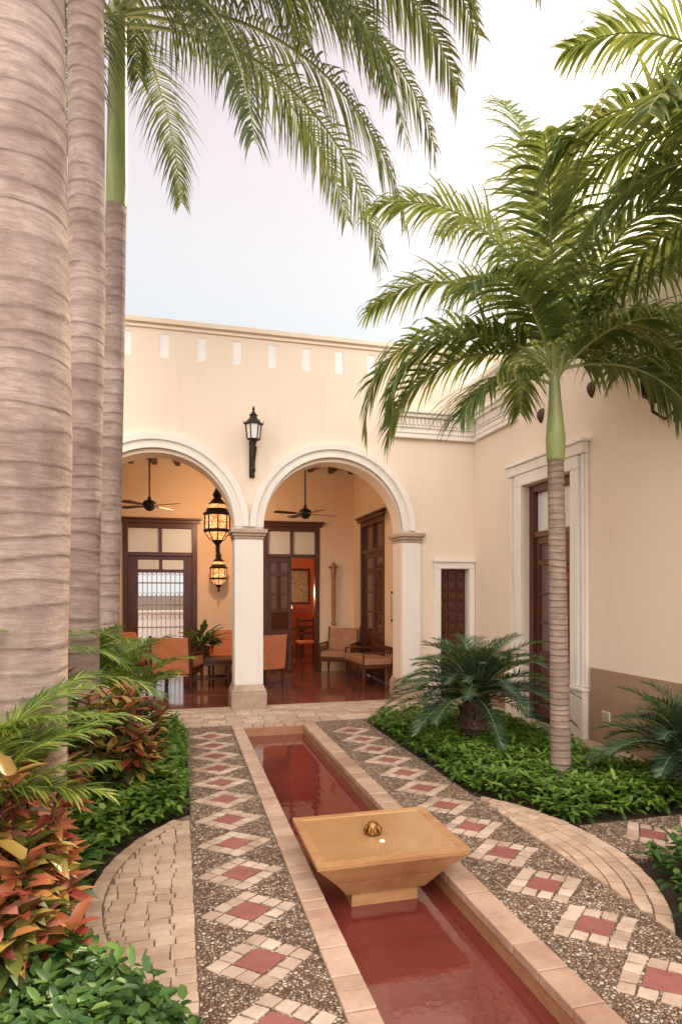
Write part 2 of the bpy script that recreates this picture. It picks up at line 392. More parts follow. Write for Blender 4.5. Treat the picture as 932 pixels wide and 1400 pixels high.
for k in range(8):
    a=k*math.pi/4; cx_,cy_=nx+.038*math.cos(a),ny+.038*math.sin(a)
    mb.tube([(cx_,cy_,.212),(cx_+.010*math.cos(a),cy_+.010*math.sin(a),.236),(cx_-.010*math.cos(a),cy_-.010*math.sin(a),.268)],[.008,.010,.003],6,'bronze')
mb.build('bronze_nozzle',ft,smooth=True)
mb=MB(); mb.lathe(fx,fy-.11,[(.014,.2086),(.014,.212),(.001,.214)],12,'shade'); mb.build('submerged_lamp',ft)

# ================================================================ HOUSE
house=empty('courtyard_house',(1,9,0))
YF=8.6; TW=.36
fnF=lambda u,w,t:(u,YF+t,w)
mb=MB(); wn=MB()
out=[(-6,0),(-1.29,0)]+[( -.28-1.01*math.cos(math.radians(180*i/32)), 2.46+1.0*math.sin(math.radians(180*i/32))) for i in range(33)]
out+=[(2.14-1.01*math.cos(math.radians(180*i/32)), 2.46+1.0*math.sin(math.radians(180*i/32))) for i in range(33)]
out+=[(3.15,0),(4.9,0),(4.9,5.16),(-6,5.16)]
holes=[]
for k in range(-4,10):
    x=-.185+.48*k
    holes.append(rect(x-.06,x+.06,4.72,5.04))
    wn.box(x-.08,x+.08,YF+.010,YF+.10,4.70,5.06,'purewhite')
holes.append(rect(3.77,4.22,0.02,1.95))
wall_poly(mb,[out]+holes,0,.009,fnF,'cream')
wall_poly(mb,[out,rect(3.77,4.22,0.02,1.95)]+[rect(-.185+.48*k-.081,-.185+.48*k+.081,4.699,5.061) for k in range(-4,10)],.0095,TW,fnF,'cream')
mb.build('facade_wall',house); wn.build('parapet_niches',house)
mb=MB()
mb.box(-6,4.9,YF-.05,YF+TW+.03,5.162,5.23,'cream')
mb.box(-6,4.32,YF-.03,YF-.002,5.10,5.13,'cream')
mb.build('parapet_coping',house,bevel=.008)
mb=MB()
for cx in (-.28,2.14):
    for r0,r1,t in ((1.012,1.205,.045),(1.12,1.207,.085),(1.012,1.05,.062)):
        lp=arc(cx,2.50,r1,0,180,40)+arc(cx,2.50,r0,180,0,40)
        wall_poly(mb,[lp],-t,-.002,fnF,'white')
mb.build('arch_moulding',house,bevel=.006)
def pier(x0,x1,nm):
    mb=MB()
    mb.box(x0,x1,YF-.05,YF+TW+.02,.33,2.33,'white')
    mb.box(x0-.045,x1+.045,YF-.10,YF+TW+.06,0,.24,'tan'); mb.frustum((x0+x1)/2,YF+TW/2,.242,.33,(x1-x0)/2+.04,TW/2+.09,(x1-x0)/2+.005,TW/2+.055,'tan')
    for z0,z1,e in ((2.332,2.37,.012),(2.372,2.41,.03),(2.412,2.47,.055)): mb.box(x0-e,x1+e,YF-.05-e,YF+TW+.02+e,z0,z1,'tan')
    mb.box(x0,x1,YF-.04,YF+TW+.015,2.472,2.50,'white')
    mb.build(nm,house,bevel=.01)
pier(.735,1.125,'arch_pier'); pier(3.155,3.44,'arch_pilaster'); pier(-1.6,-1.295,'arch_pilaster_end')
mb=MB(); xa,xb=3.0,4.319
def frz(bx):
    bx(0,.03,3.88,4.27); bx(0,.07,3.86,3.90); bx(0,.05,3.94,3.965); bx(0,.13,4.22,4.27); bx(0,.09,4.17,4.218); bx(0,.055,4.02,4.035)
def bf(a,t,z0,z1): mb.box(xa,xb,YF-t,YF-.002-(t>.04)*.029,z0,z1,'white')
frz(bf)
x=xa+.02
while x<xb-.1: mb.box(x,x+.035,YF-.06,YF-.031,4.06,4.15,'white'); x+=.062
XW=4.32
def bw(a,t,z0,z1): mb.box(XW-t,XW-.002-(t>.04)*.029,7.35,YF-.135,z0+.001,z1+.001,'white')
frz(bw)
y=7.37
while y<YF-.2: mb.box(XW-.06,XW-.031,y,y+.035,4.06,4.15,'white'); y+=.062
mb.box(XW-.14,XW+.3,-6,YF-.06,4.66,4.73,'white'); mb.box(XW-.09,XW-.001,-6,YF-.06,4.60,4.658,'white'); mb.box(XW-.05,XW-.001,-6,YF-.06,4.5,4.53,'white')
mb.build('cornice',house,bevel=.006)
mb=MB()
mb.box(3.67,3.765,YF-.04,YF-.002,.0,1.954,'white'); mb.box(4.225,4.31,YF-.04,YF-.002,.0,1.954,'white'); mb.box(3.67,4.31,YF-.041,YF-.003,1.955,2.05,'white'); mb.box(3.64,4.315,YF-.07,YF-.004,2.052,2.10,'white')
mb.build('niche_surround',house,bevel=.006)
mb=MB()
mb.box(3.772,4.218,YF+.10,YF+.14,.02,1.948,'wood')
for i in range(12):
    zz=i*.158+.05
    for xx in (3.79,3.93,4.07): 
        mb.box(xx+.01,xx+.12,YF+.075,YF+.099,zz,zz+.13,'wood'); mb.box(xx+.035,xx+.095,YF+.055,YF+.074,zz+.03,zz+.10,'wood')
mb.build('carved_niche_door',house,bevel=.008)

mb=MB(); fnW=lambda u,w,t:(XW+t,u,w)
wall_poly(mb,[[(-6,0),(6.13,0),(6.13,2.97),(7.16,2.97),(7.16,0),(YF-.002,0),(YF-.002,4.658),(-6,4.658)]],0,.4,fnW,'cream')
mb.box(4.95,10,-6,16,4.3,4.45,'cream'); mb.box(9.9,10,-6,16,0,4.3,'cream')
mb.build('wing_wall',house)
mb=MB(); mb.box(XW-.022,XW-.001,-6,5.83,.0,.79,'dado'); mb.box(XW-.022,XW-.001,7.52,YF-.002,.0,.79,'dado')
mb.build('wall_dado',house,bevel=.004)
mb=MB(); mb.box(XW-.035,XW-.023,5.50,5.62,.26,.36,'white')
for i in range(4): mb.box(XW-.042,XW-.0355,5.51,5.61,.272+i*.022,.284+i*.022,'tan')
mb.build('wall_vent',house)
mb=MB()
for (y0,y1,z0,z1,t) in ((5.98,6.128,.56,2.97,.07),(7.162,7.31,.56,2.97,.07),(5.98,7.31,2.972,3.12,.071),(5.87,5.978,.56,3.12,.04),(7.312,7.48,.56,3.12,.04),(5.87,7.48,3.122,3.24,.09),(5.84,7.51,3.242,3.28,.12)):
    mb.box(XW-t,XW-.002,y0,y1,z0,z1,'white')
for y0,y1 in ((5.90,5.935),(7.40,7.435)): mb.box(XW-.06,XW-.041,y0,y1,.56,3.12,'white')
for y0,y1 in ((5.85,6.127),(7.163,7.50)): mb.box(XW-.10,XW-.024,y0,y1,0,.52,'white'); mb.box(XW-.115,XW-.024,y0-.01,y1+.01,.522,.558,'white')
mb.build('door_surround',house,bevel=.008)

def door(mb,w,h,ht,leafL=0,leafR=0,glass='glass',transom='pane',header=True):
    f=.09
    mb.box(0,f,-.05,.10,0,h,'wood'); mb.box(w-f,w,-.05,.10,0,h,'wood'); mb.box(f,w-f,-.05,.10,h-f,h,'wood'); mb.box(f,w-f,-.04,.09,ht,ht+.07,'wood')
    if header: mb.box(-.05,w+.05,-.10,.10,h+.002,h+.06,'wood'); mb.box(-.08,w+.08,-.13,.10,h+.062,h+.10,'wood')
    m=w/2
    mb.box(m-.025,m+.025,-.03,.06,ht+.07,h-f,'wood')
    if transom:
        mb.box(f,m-.025,.02,.03,ht+.072,h-f-.002,transom); mb.box(m+.025,w-f,.02,.03,ht+.072,h-f-.002,transom)
    def leaf(x0,x1):
        s=.07
        mb.box(x0,x0+s,-.01,.04,.02,ht,'wood'); mb.box(x1-s,x1,-.01,.04,.02,ht,'wood')
        for z0,z1 in ((.02,.16),(.72,.84),(ht-.36,ht-.29),(ht-.09,ht)): mb.box(x0+s,x1-s,-.008,.038,z0,z1,'wood')
        mb.box(x0+s,x1-s,.012,.03,.16,.72,'wood'); mb.box(x0+s+.03,x1-s-.03,-.004,.011,.2,.68,'wood')
        mb.box(x0+s,x1-s,.014,.024,.84,ht-.36,glass); mb.box(x0+s,x1-s,.013,.023,ht-.29,ht-.09,glass)
        for q in (1,2): 
            z=.84+(ht-1.2)*q/3; mb.box(x0+s,x1-s,-.003,.034,z-.015,z+.015,'wood')
        mb.tube([(x1-s/2,-.02,1.0),(x1-s/2,-.05,1.03),(x1-s/2,-.05,1.13),(x1-s/2,-.02,1.16)],[.008]*4,6,'bronze')
    if leafL: leaf(f,m)
    if leafR: leaf(m,w-f)
def M_at(loc,u,n):
    m=Matrix.Identity(4)
    for i in range(3): m[i][0]=u[i]; m[i][1]=n[i]; m[i][2]=(0,0,1)[i]; m[i][3]=loc[i]
    return m
mb=MB(); mb.M=M_at((XW+.10,7.155,0.02),(0,-1,0),(1,0,0)); door(mb,1.02,2.94,2.28,1,1,'glass','pane',False); mb.build('wing_door',house,bevel=.004)

YB=12.1
mb=MB()
wall_poly(mb,[[(-3.2,0),(-1.0,0),(-1.0,2.9),(.34,2.9),(.34,0),(1.59,0),(1.59,2.9),(2.71,2.9),(2.71,0),(3.42,0),(3.42,4.3),(-3.2,4.3)]],0,.25,lambda u,w,t:(u,YB+t,w),'inner')
wall_poly(mb,[[(YF+TW+.001,0),(10.15,0),(10.15,2.95),(11.65,2.95),(11.65,0),(YB-.002,0),(YB-.002,4.3),(YF+TW+.001,4.3)]],0,.2,lambda u,w,t:(3.42+t,u,w),'inner')
mb.box(-3.4,-3.2,YF+TW+.001,16,0,4.3,'inner')
mb.build('gallery_walls',house)
mb=MB(); mb.box(-3.2,3.42,YF+TW+.002,YB-.002,4.12,4.28,'ceil'); mb.build('gallery_ceiling',house)
mb=MB()
x=-3.0
while x<3.4: mb.box(x,x+.09,YF+TW+.003,YB-.003,3.98,4.118,'beam'); x+=.42
mb.build('ceiling_beams',house,bevel=.006)
mb=MB(); mb.box(-3.3,4.3,YF+TW+.0,16,4.305,4.45,'cream'); mb.build('roof_slab',house)
mb=MB(); mb.box(-3.2,3.42,YF+.02,16,-.02,.031,'redfloor'); mb.box(-1.29,.69,YF-.03,YF+.018,-.02,.036,'tan'); mb.box(1.172,3.10,YF-.03,YF+.018,-.02,.036,'tan'); mb.build('terrace_floor',house)
mb=MB(); mb.M=M_at((-.998,YB+.03,.032),(1,0,0),(0,1,0)); door(mb,1.336,2.86,2.25,0,0,'glass','pane')
mb.box(.09,.26,.0,.04,.02,2.25,'wood'); mb.box(1.08,1.245,.0,.04,.02,2.25,'wood')
mb.box(.26,1.08,.01,.04,1.94,2.0,'wood'); mb.box(.26,1.08,.01,.04,2.18,2.25,'wood'); mb.box(.64,.70,.012,.038,2.0,2.18,'wood')
mb.box(.27,.64,.02,.03,2.0,2.18,'pane'); mb.box(.70,1.07,.02,.03,2.0,2.18,'pane')
mb.build('gallery_door_left',house,bevel=.004)
mb=MB(); mb.M=M_at((1.592,YB+.03,.032),(1,0,0),(0,1,0)); door(mb,1.116,2.86,2.25,1,0,'glass','pane'); mb.build('gallery_door_right',house,bevel=.004)
mb=MB(); mb.M=M_at((3.47,11.648,.032),(0,-1,0),(1,0,0)); door(mb,1.496,2.91,2.3,1,1,'glass','glass'); mb.build('gallery_door_side',house,bevel=.004)
mb=MB()
mb.box(.95,1.1,YB+.26,15.9,.03,4.0,'redroom'); mb.box(1.1,3.7,15.7,15.9,.03,4.0,'redroom'); mb.box(3.6,3.8,YB+.26,15.7,.03,4.0,'redroom')
wall_poly(mb,[[(-3.2,.03),(.95,.03),(.95,4.0),(-3.2,4.0)],rect(-1.6,.2,.2,2.35)],0,.2,lambda u,w,t:(u,14.6+t,w),'inner')
mb.build('inner_rooms',house)
mb=MB()
for i in range(18):
    x=-1.59+i*.1; mb.box(x,x+.016,14.62,14.64,.21,2.34,'whiteiron')
for z in (.21,.8,1.3,1.8,2.3): mb.box(-1.6,.2,14.615,14.645,z,z+.03,'whiteiron')
for i in range(17):
    for z in (.5,1.05,1.55,2.05):
        x=-1.54+i*.1; mb.M=Matrix.Translation((x,14.63,z))@Matrix.Rotation(math.radians(90),4,'X')
        mb.tube([(.035*math.cos(a*math.pi/4),.06*math.sin(a*math.pi/4),0) for a in range(9)],[.007]*9,5,'whiteiron')
mb.M=None; mb.build('window_grille',house)
mb=MB(); mb.box(-6,4,19,19.2,0,1.0,'purewhite'); mb.box(-6.05,4.05,18.96,19.24,1.002,1.06,'white'); mb.build('street_wall')
mb=MB(); mb.box(-3.4,-3.2,-6,YF-.002,0,3.6,'cream'); mb.box(-3.46,-3.14,-6,YF-.06,3.602,3.68,'white'); mb.build('garden_wall')
for yy,zz in ((6.79,3.80),(5.82,3.82)):
    mb=MB(); mb.M=M_at((XW-.001,yy,zz),(0,-1,0),(1,0,0)); vs=[];fs=[]
    for w,z,d in [(.0,.07,.0),(.055,.05,.03),(.06,.0,.06),(.045,-.05,.055),(.02,-.10,.03),(0,-.12,.0)]:
        for k in range(7):
            a=math.pi*k/6; vs.append((w*math.cos(a),-d*math.sin(a)-.002,z))
    for i in range(5):
        for k in range(6): fs.append((i*7+k,i*7+k+1,(i+1)*7+k+1,(i+1)*7+k))
    mb.add(vs,fs,'beam'); mb.build('wall_spout',smooth=True)

# ================================================================ LANTERNS, FANS
def lantern_body(mb,cx,cy,z,s,glass):
    P=lambda l:[(r*s,h*s) for r,h in l]
    mb.lathe(cx,cy,P([(.01,-.10),(.03,-.08),(.05,-.03),(.09,-.01),(.10,0)]),6,'iron',z0=z)
    mb.lathe(cx,cy,P([(.082,.002),(.105,.2)]),6,glass,z0=z)
    for k in range(6):
        a=2*math.pi*k/6
        mb.tube([(cx+.088*s*math.cos(a),cy+.088*s*math.sin(a),z),(cx+.112*s*math.cos(a),cy+.112*s*math.sin(a),z+.2*s)],[.007*s+.002]*2,5,'iron')
        mb.tube([(cx+.13*s*math.cos(a),cy+.13*s*math.sin(a),z+.21*s),(cx+.145*s*math.cos(a),cy+.145*s*math.sin(a),z+.26*s)],[.012*s,.003],5,'iron')
    mb.lathe(cx,cy,P([(.13,.2),(.135,.22),(.09,.26),(.055,.30),(.05,.33),(.065,.335),(.03,.37),(.012,.40),(.022,.42),(.004,.47)]),6,'iron',z0=z)
mb=MB(); lx,ly=.97,YF-.22
mb.box(lx-.035,lx+.035,YF-.03,YF-.002,3.18,3.68,'iron')
mb.tube([(lx,YF-.03,3.22),(lx,ly+.06,3.18),(lx,ly,3.3),(lx,ly,3.62)],[.012,.014,.02,.03],8,'iron')
mb.tube([(lx,YF-.03,3.6),(lx,ly+.1,3.52),(lx,ly,3.56)],[.012,.01,.012],8,'iron')
mb.lathe(lx,ly,[(.005,3.13),(.02,3.17),(.012,3.2),(.03,3.25),(.018,3.3),(.035,3.45),(.05,3.55),(.03,3.58)],8,'iron')
lantern_body(mb,lx,ly,3.66,.95,'pane'); mb.build('wall_lantern')
mb=MB(); lx,ly=XW-.28,4.62; dz=-.22
mb.box(XW-.03,XW-.002,ly-.03,ly+.03,3.35+dz,3.8+dz,'iron')
mb.tube([(XW-.03,ly,3.45+dz),(XW-.15,ly,3.36+dz),(lx,ly,3.42+dz),(lx,ly,3.5+dz)],[.014]*4,8,'iron'); mb.tube([(XW-.03,ly,3.7+dz),(XW-.12,ly,3.6+dz),(lx,ly,3.48+dz)],[.01]*3,8,'iron')
lantern_body(mb,lx,ly,3.56+dz,.9,'glass'); mb.build('wall_lantern')
def moorish(mb,cx,cy,z,s):
    P=lambda l:[(r*s,h*s) for r,h in l]
    mb.lathe(cx,cy,P([(.005,-.34),(.028,-.30),(.012,-.26),(.04,-.22),(.09,-.16)]),8,'iron',z0=z)
    mb.lathe(cx,cy,P([(.09,-.158),(.17,-.05)]),8,'amber',z0=z)
    mb.lathe(cx,cy,P([(.195,-.05),(.20,-.02),(.185,0)]),8,'iron',z0=z)
    mb.lathe(cx,cy,P([(.165,.002),(.165,.2)]),8,'amber',z0=z)
    for k in range(8):
        a=2*math.pi*k/8
        mb.tube([(cx+.18*s*math.cos(a),cy+.18*s*math.sin(a),z),(cx+.18*s*math.cos(a),cy+.18*s*math.sin(a),z+.2*s)],[.010*s]*2,5,'iron')
        mb.tube([(cx+.095*s*math.cos(a),cy+.095*s*math.sin(a),z-.165*s),(cx+.18*s*math.cos(a),cy+.18*s*math.sin(a),z-.04*s)],[.009*s]*2,5,'iron')
        a2=a+math.pi/4
        mb.tube([(cx+.17*s*math.cos(a),cy+.17*s*math.sin(a),z+.10*s),(cx+.17*s*math.cos(a2),cy+.17*s*math.sin(a2),z+.10*s)],[.004*s]*2,4,'iron')
    mb.lathe(cx,cy,P([(.2,.2),(.21,.225),(.16,.26),(.15,.30)]),8,'iron',z0=z)
    mb.lathe(cx,cy,P([(.13,.302),(.11,.36)]),8,'amber',z0=z)
    mb.lathe(cx,cy,P([(.14,.36),(.10,.40),(.05,.46),(.07,.50),(.04,.56),(.012,.62),(.012,.66)]),8,'iron',z0=z)
mb=MB(); moorish(mb,.60,10.2,2.62,1.1); mb.tube([(.6,10.2,3.3),(.6,10.2,4.11)],[.008]*2,6,'iron'); mb.build('hanging_lantern')
mb=MB(); moorish(mb,.72,YB-.25,1.88,.82); mb.tube([(.72,YB-.25,2.4),(.72,YB-.22,2.55),(.72,YB-.1,2.6),(.72,YB-.01,2.5)],[.012]*4,6,'iron'); mb.box(.68,.76,YB-.02,YB-.002,2.0,2.6,'iron'); mb.build('wall_sconce')
def fan(cx,cy,z,rot):
    mb=MB(); mb.tube([(cx,cy,z+.05),(cx,cy,4.11)],[.012]*2,8,'iron'); mb.lathe(cx,cy,[(.02,-.09),(.06,-.07),(.10,-.02),(.11,.02),(.09,.06),(.03,.09),(.02,.14)],16,'iron',z0=z)
    mb.lathe(cx,cy,[(.02,4.02),(.06,4.06),(.07,4.11)],12,'iron')
    for k in range(4):
        mb.M=Matrix.Translation((cx,cy,z-.01))@Matrix.Rotation(rot+k*math.pi/2,4,'Z')@Matrix.Rotation(math.radians(9),4,'X')
        mb.box(.09,.2,-.015,.015,-.004,.004,'iron')
        mb.add([(.18,-.045,0),(.52,-.07,0),(.58,-.04,0),(.58,.04,0),(.52,.07,0),(.18,.045,0),(.18,-.045,.01),(.52,-.07,.01),(.58,-.04,.01),(.58,.04,.01),(.52,.07,.01),(.18,.045,.01)],
            [(5,4,3,2,1,0),(6,7,8,9,10,11)]+[(i,(i+1)%6,(i+1)%6+6,i+6) for i in range(6)],'wood')
    mb.M=None; mb.build('ceiling_fan')
fan(2.06,10.3,2.93,.3); fan(-.45,10.3,2.98,.9)

# ================================================================ FURNITURE
FZ=.032
def armchair(x,y,rot,seat='orange'):
    mb=MB(); mb.M=Matrix.Translation((x,y,FZ))@Matrix.Rotation(rot,4,'Z'); w=.31
    for sx in (-1,1):
        for sy in (-1,1): mb.frustum(sx*(w-.02),sy*.27,0,.38,.016,.016,.026,.026,'wood')
        mb.box(sx*w-.03,sx*w+.03,-.30,.30,.58,.62,'wood'); mb.box(sx*w-.02,sx*w+.02,-.29,-.25,.38,.58,'wood'); mb.box(sx*w-.02,sx*w+.02,.25,.29,.38,.58,'wood')
        mb.box(sx*w-.012,sx*w+.012,-.25,.25,.40,.56,seat)
    mb.box(-w,w,-.29,.29,.28,.36,'wood'); mb.box(-w+.03,w-.03,-.28,.24,.362,.47,seat)
    mb.add([(-w+.02,.20,.44),(w-.02,.20,.44),(w-.02,.30,.44),(-w+.02,.30,.44),(-w+.04,.30,.86),(w-.04,.30,.86),(w-.04,.38,.86),(-w+.04,.38,.86)],BOXF,seat)
    mb.add([(-w,.305,.30),(w,.305,.30),(w,.335,.30),(-w,.335,.30),(-w,.385,.87),(w,.385,.87),(w,.41,.87),(-w,.41,.87)],BOXF,'orange')
    for sx in (-1,1): mb.add([(sx*w-.02,.30,.28),(sx*w+.02,.30,.28),(sx*w+.02,.35,.28),(sx*w-.02,.35,.28),(sx*w-.02,.385,.90),(sx*w+.02,.385,.90),(sx*w+.02,.425,.90),(sx*w-.02,.425,.90)],BOXF,'wood')
    mb.M=None; mb.build('armchair',bevel=.015,recenter=True)
armchair(0,10.3,math.radians(160)); armchair(1.3,10.45,math.radians(205)); armchair(.85,11.4,math.radians(-10)); armchair(-.6,11.2,math.radians(60))
armchair(2.95,11.45,math.radians(-30),'rattan')
mb=MB(); mb.M=Matrix.Translation((3.08,10.05,FZ))
for sx in (-.22,.22):
    for sy in (-.5,.5): mb.frustum(sx,sy,0,.36,.018,.018,.028,.028,'wood')
mb.box(-.27,.27,-.55,.55,.34,.40,'wood'); mb.box(-.25,.25,-.53,.53,.402,.50,'rattan')
mb.box(.24,.28,-.55,.55,.6,.68,'wood')
for k in range(9): yy=-.53+k*.13; mb.box(.25,.27,yy,yy+.02,.4,.6,'wood')
for sy in (-.55,.52): mb.box(-.25,.26,sy,sy+.03,.58,.61,'wood'); mb.box(-.25,-.22,sy,sy+.03,.4,.58,'wood')
mb.M=None; mb.build('bench',bevel=.01,recenter=True)
mb=MB(); mb.M=Matrix.Translation((.5,10.75,FZ))
mb.box(-.38,.38,-.3,.3,.42,.46,'wood'); mb.box(-.34,.34,-.26,.26,.35,.418,'wood')
for sx in (-1,1):
    for sy in (-1,1): mb.lathe(sx*.3,sy*.22,[(.015,0),(.03,.04),(.02,.1),(.032,.2),(.02,.3),(.03,.35)],10,'wood')
mb.box(-.3,.3,-.22,.22,.12,.14,'wood')
mb.M=None; mb.build('coffee_table',bevel=.006,recenter=True)
mb=MB(); mb.box(3.395,3.418,9.38,9.76,1.12,1.62,'iron'); mb.box(3.388,3.394,9.42,9.72,1.16,1.58,'pane'); mb.box(3.384,3.3875,9.49,9.65,1.25,1.49,'paint'); mb.build('framed_picture')
mb=MB(); mb.lathe(2.98,YB-.07,[(.02,.95),(.055,.97),(.05,1.02),(.035,1.05),(.045,1.4),(.04,1.8),(.055,2.05),(.05,2.15),(.02,2.2)],10,'rattan'); mb.box(2.9,3.06,YB-.05,YB-.002,2.08,2.12,'wood'); mb.build('carved_wall_ornament')
mb=MB(); mb.box(1.9,2.9,14.4,14.8,.72,.78,'wood')
for xx in (1.93,2.82):
    for yy in (14.43,14.73): mb.box(xx,xx+.05,yy,yy+.04,.03,.72,'wood')
mb.build('console_table',bevel=.006)
mb=MB(); mb.lathe(2.45,14.6,[(.07,.782),(.08,.8),(.03,.85),(.06,.95),(.07,1.05),(.02,1.15),(.012,1.25)],14,'ceramic'); mb.lathe(2.45,14.6,[(.16,1.22),(.10,1.48)],16,'shade'); mb.build('table_lamp')
mb=MB(); mb.box(2.55,3.25,15.66,15.69,1.3,2.2,'wood'); mb.box(2.6,3.2,15.65,15.658,1.35,2.15,'paint'); mb.build('wall_painting')
for k in range(2):
    mb=MB(); mb.M=Matrix.Translation((2.2+k*.55,13.6,FZ))
    for sx in (-.19,.19):
        mb.box(sx-.018,sx+.018,-.2,-.165,0,.45,'wood'); mb.box(sx-.018,sx+.018,.165,.2,0,1.0,'wood')
    mb.box(-.21,.21,-.21,.21,.44,.49,'orange')
    for z in (.62,.76,.9): mb.box(-.18,.18,.175,.19,z,z+.06,'wood')
    mb.M=None; mb.build('dining_chair',bevel=.005)

# ================================================================ PLANTS
def frond(mb,base,az,elev,Ln,droop,leafL,n,lw,mat,hang=.8,lift=.2,p=1.4,segs=16,rw=.014,start=.12,fwd=.5,tipf=.9,vbase=.4,vr=.35,sidebend=0):
    az=Vector(az).normalized(); pts=[Vector(base)]; dirs=[]
    side0=az.cross(Z)
    for i in range(segs+1):
        s=i/segs; pit=elev-droop*s**p
        d=az*math.cos(pit)+Z*math.sin(pit)+side0*sidebend*s; d.normalize(); dirs.append(d)
        if i<segs: pts.append(pts[-1]+d*(Ln/segs))
    mb.tube(pts,[rw*(1-.85*i/segs) for i in range(segs+1)],5,'rachis')
    for k in range(n):
        for sg in (-1,1):
            s=start+(1-start)*(k+R()*.6)/n
            if s>=.995: continue
            q=s*segs; i=int(q); fr=q-i; pos=pts[i].lerp(pts[i+1],fr); T=dirs[i].lerp(dirs[i+1],fr).normalized()
            side=T.cross(Z)
            if side.length<.35: side=side0.copy()
            side.normalize()
            if side.dot(side0)<0: side=-side
            Nn=side.cross(T)
            l=leafL*(.30+.70*math.sin(math.pi*min(1,(s-start)/(1-start)*.80+.16)))*U(.78,1.15)
            d0=side*sg+T*(fwd+tipf*s*s+U(-.13,.13))+Nn*(lift+U(-.25,.25)); d0.normalize()
            h=hang*U(.5,1.5); P=pos; vs=[];ws=[.55,1,.75,.4]
            st=[P]; dd=[]
            for j in range(4):
                d=d0-Z*h*(j/3)**1.2; d.normalize(); dd.append(d)
                P=P+d*l/4; st.append(P)
            for j in range(4):
                d=dd[j]; w=T-d*T.dot(d)
                if w.length<.05: w=Nn.copy()
                w.normalize(); w*=lw*ws[j]
                vs+= [st[j]+w,st[j]-w]
            vs.append(st[4])
            mb.add(vs,[(0,1,3,2),(2,3,5,4),(4,5,7,6),(6,7,8)],mat,min(1,max(0,vbase+U(-vr,vr)+(.25 if R()<.06 else 0))))
def azv(deg):
    a=math.radians(deg); return RT*math.cos(a)+FW*math.sin(a)
def trunk(mb,pts,mat,seg=28,sub=10,bump=.006):
    P=[];Rr=[]
    for i in range(len(pts)-1):
        for k in range(sub):
            f=k/sub; a,b=pts[i],pts[i+1]
            P.append([a[j]+(b[j]-a[j])*f for j in range(3)]); Rr.append((a[3]+(b[3]-a[3])*f)*(1+U(-bump,bump)))
    P.append(list(pts[-1][:3])); Rr.append(pts[-1][3]); mb.tube(P,Rr,seg,mat)
def W(px,py,d):
    l=(px-466)/850*d; z=1.6+(810-py)/850*d
    return (d*S+l*C, d*C-l*S, z)
rad=math.radians
def tp(lst,d):
    o=[]
    for px,py,r in lst: x,y,z=W(px,py,d); o.append((x,y,z,r))
    return o
def royal(lst,d,shaft,fronds,ctop=.55,LL=.70,nn=92):
    pts=tp(lst,d); e=empty('royal_palm',(pts[0][0],pts[0][1],0))
    pts[0]=(pts[0][0],pts[0][1],-.1,pts[0][3])
    mb=MB(); trunk(mb,pts,'trunk1',32,14); mb.build('trunk',e,smooth=True)
    top=pts[-1]; mb=MB()
    a=(top[0],top[1],top[2]-.02,top[3]*1.0); b=(top[0]+.01,top[1],top[2]+.25,top[3]*1.06); c=(top[0]+.02,top[1],top[2]+shaft,top[3]*ctop)
    trunk(mb,[a,b,c],'shaft',24,8,.002); mb.build('crownshaft',e,smooth=True)
    mb=MB(); base=Vector((c[0],c[1],c[2]))
    for f in fronds:
        frond(mb,base+Vector((U(-.05,.05),U(-.05,.05),U(-.2,.1))),azv(f[0]),rad(f[1]),f[2],rad(f[3]),LL,nn,.014,'royal',hang=1.9,lift=.05,p=f[4] if len(f)>4 else 1.3,rw=.028,segs=18,fwd=.35,vbase=.42+U(-.12,.14),vr=.38,sidebend=f[5] if len(f)>5 else 0)
    mb.build('fronds',e,fix=False)
royal([(14,1215,.285),(24,900,.255),(28,600,.265),(24,200,.25),(20,-300,.24),(18,-600,.20)],3.4,1.3,
   [(20,60,3.6,120),(100,50,3.6,120),(170,50,3.5,120),(240,50,3.5,120),(300,55,3.6,120)],nn=60)
royal([(106,1077,.17),(110,800,.15),(119,400,.143),(118,0,.14),(116,-120,.13)],5.1,.9,
   [(3,50,4.7,118,1.1),(-14,46,4.4,118,1.1),(14,56,5.1,118,1.15),(8,40,4.2,105,1.05),(26,45,4.7,112,1.1),(-30,45,4.0,118,1.1),(42,40,4.3,112),(60,60,4.0,125),(-60,55,3.7,120),(100,50,3.6,120),(150,50,3.6,120),(200,50,3.6,120),(250,50,3.5,120),(5,66,5.3,122,1.3),(-4,30,3.6,100,1.0),(20,25,4.2,95,1.0),(10,36,4.9,112,1.2),(-6,40,4.9,116,1.25)],LL=.78,nn=104)
royal([(144,1005,.135),(148,800,.128),(155,500,.118),(159,283,.112)],7.0,2.25,
   [(-5,8,4.5,88,.85),(-45,-10,3.9,72,.8),(20,15,4.4,100,.9),(-85,-30,3.3,50,.8),(5,30,4.6,112,1.0),(-25,12,4.8,98,.95),(40,30,4.2,110),(-60,30,3.9,120),(90,40,3.5,110),(140,40,3.5,110),(180,20,3.5,110),(230,30,3.5,120),(10,60,4.6,130,1.2),(-20,60,4.4,125,1.2),(-8,45,4.9,120,1.1)],ctop=.8,LL=.75,nn=92)

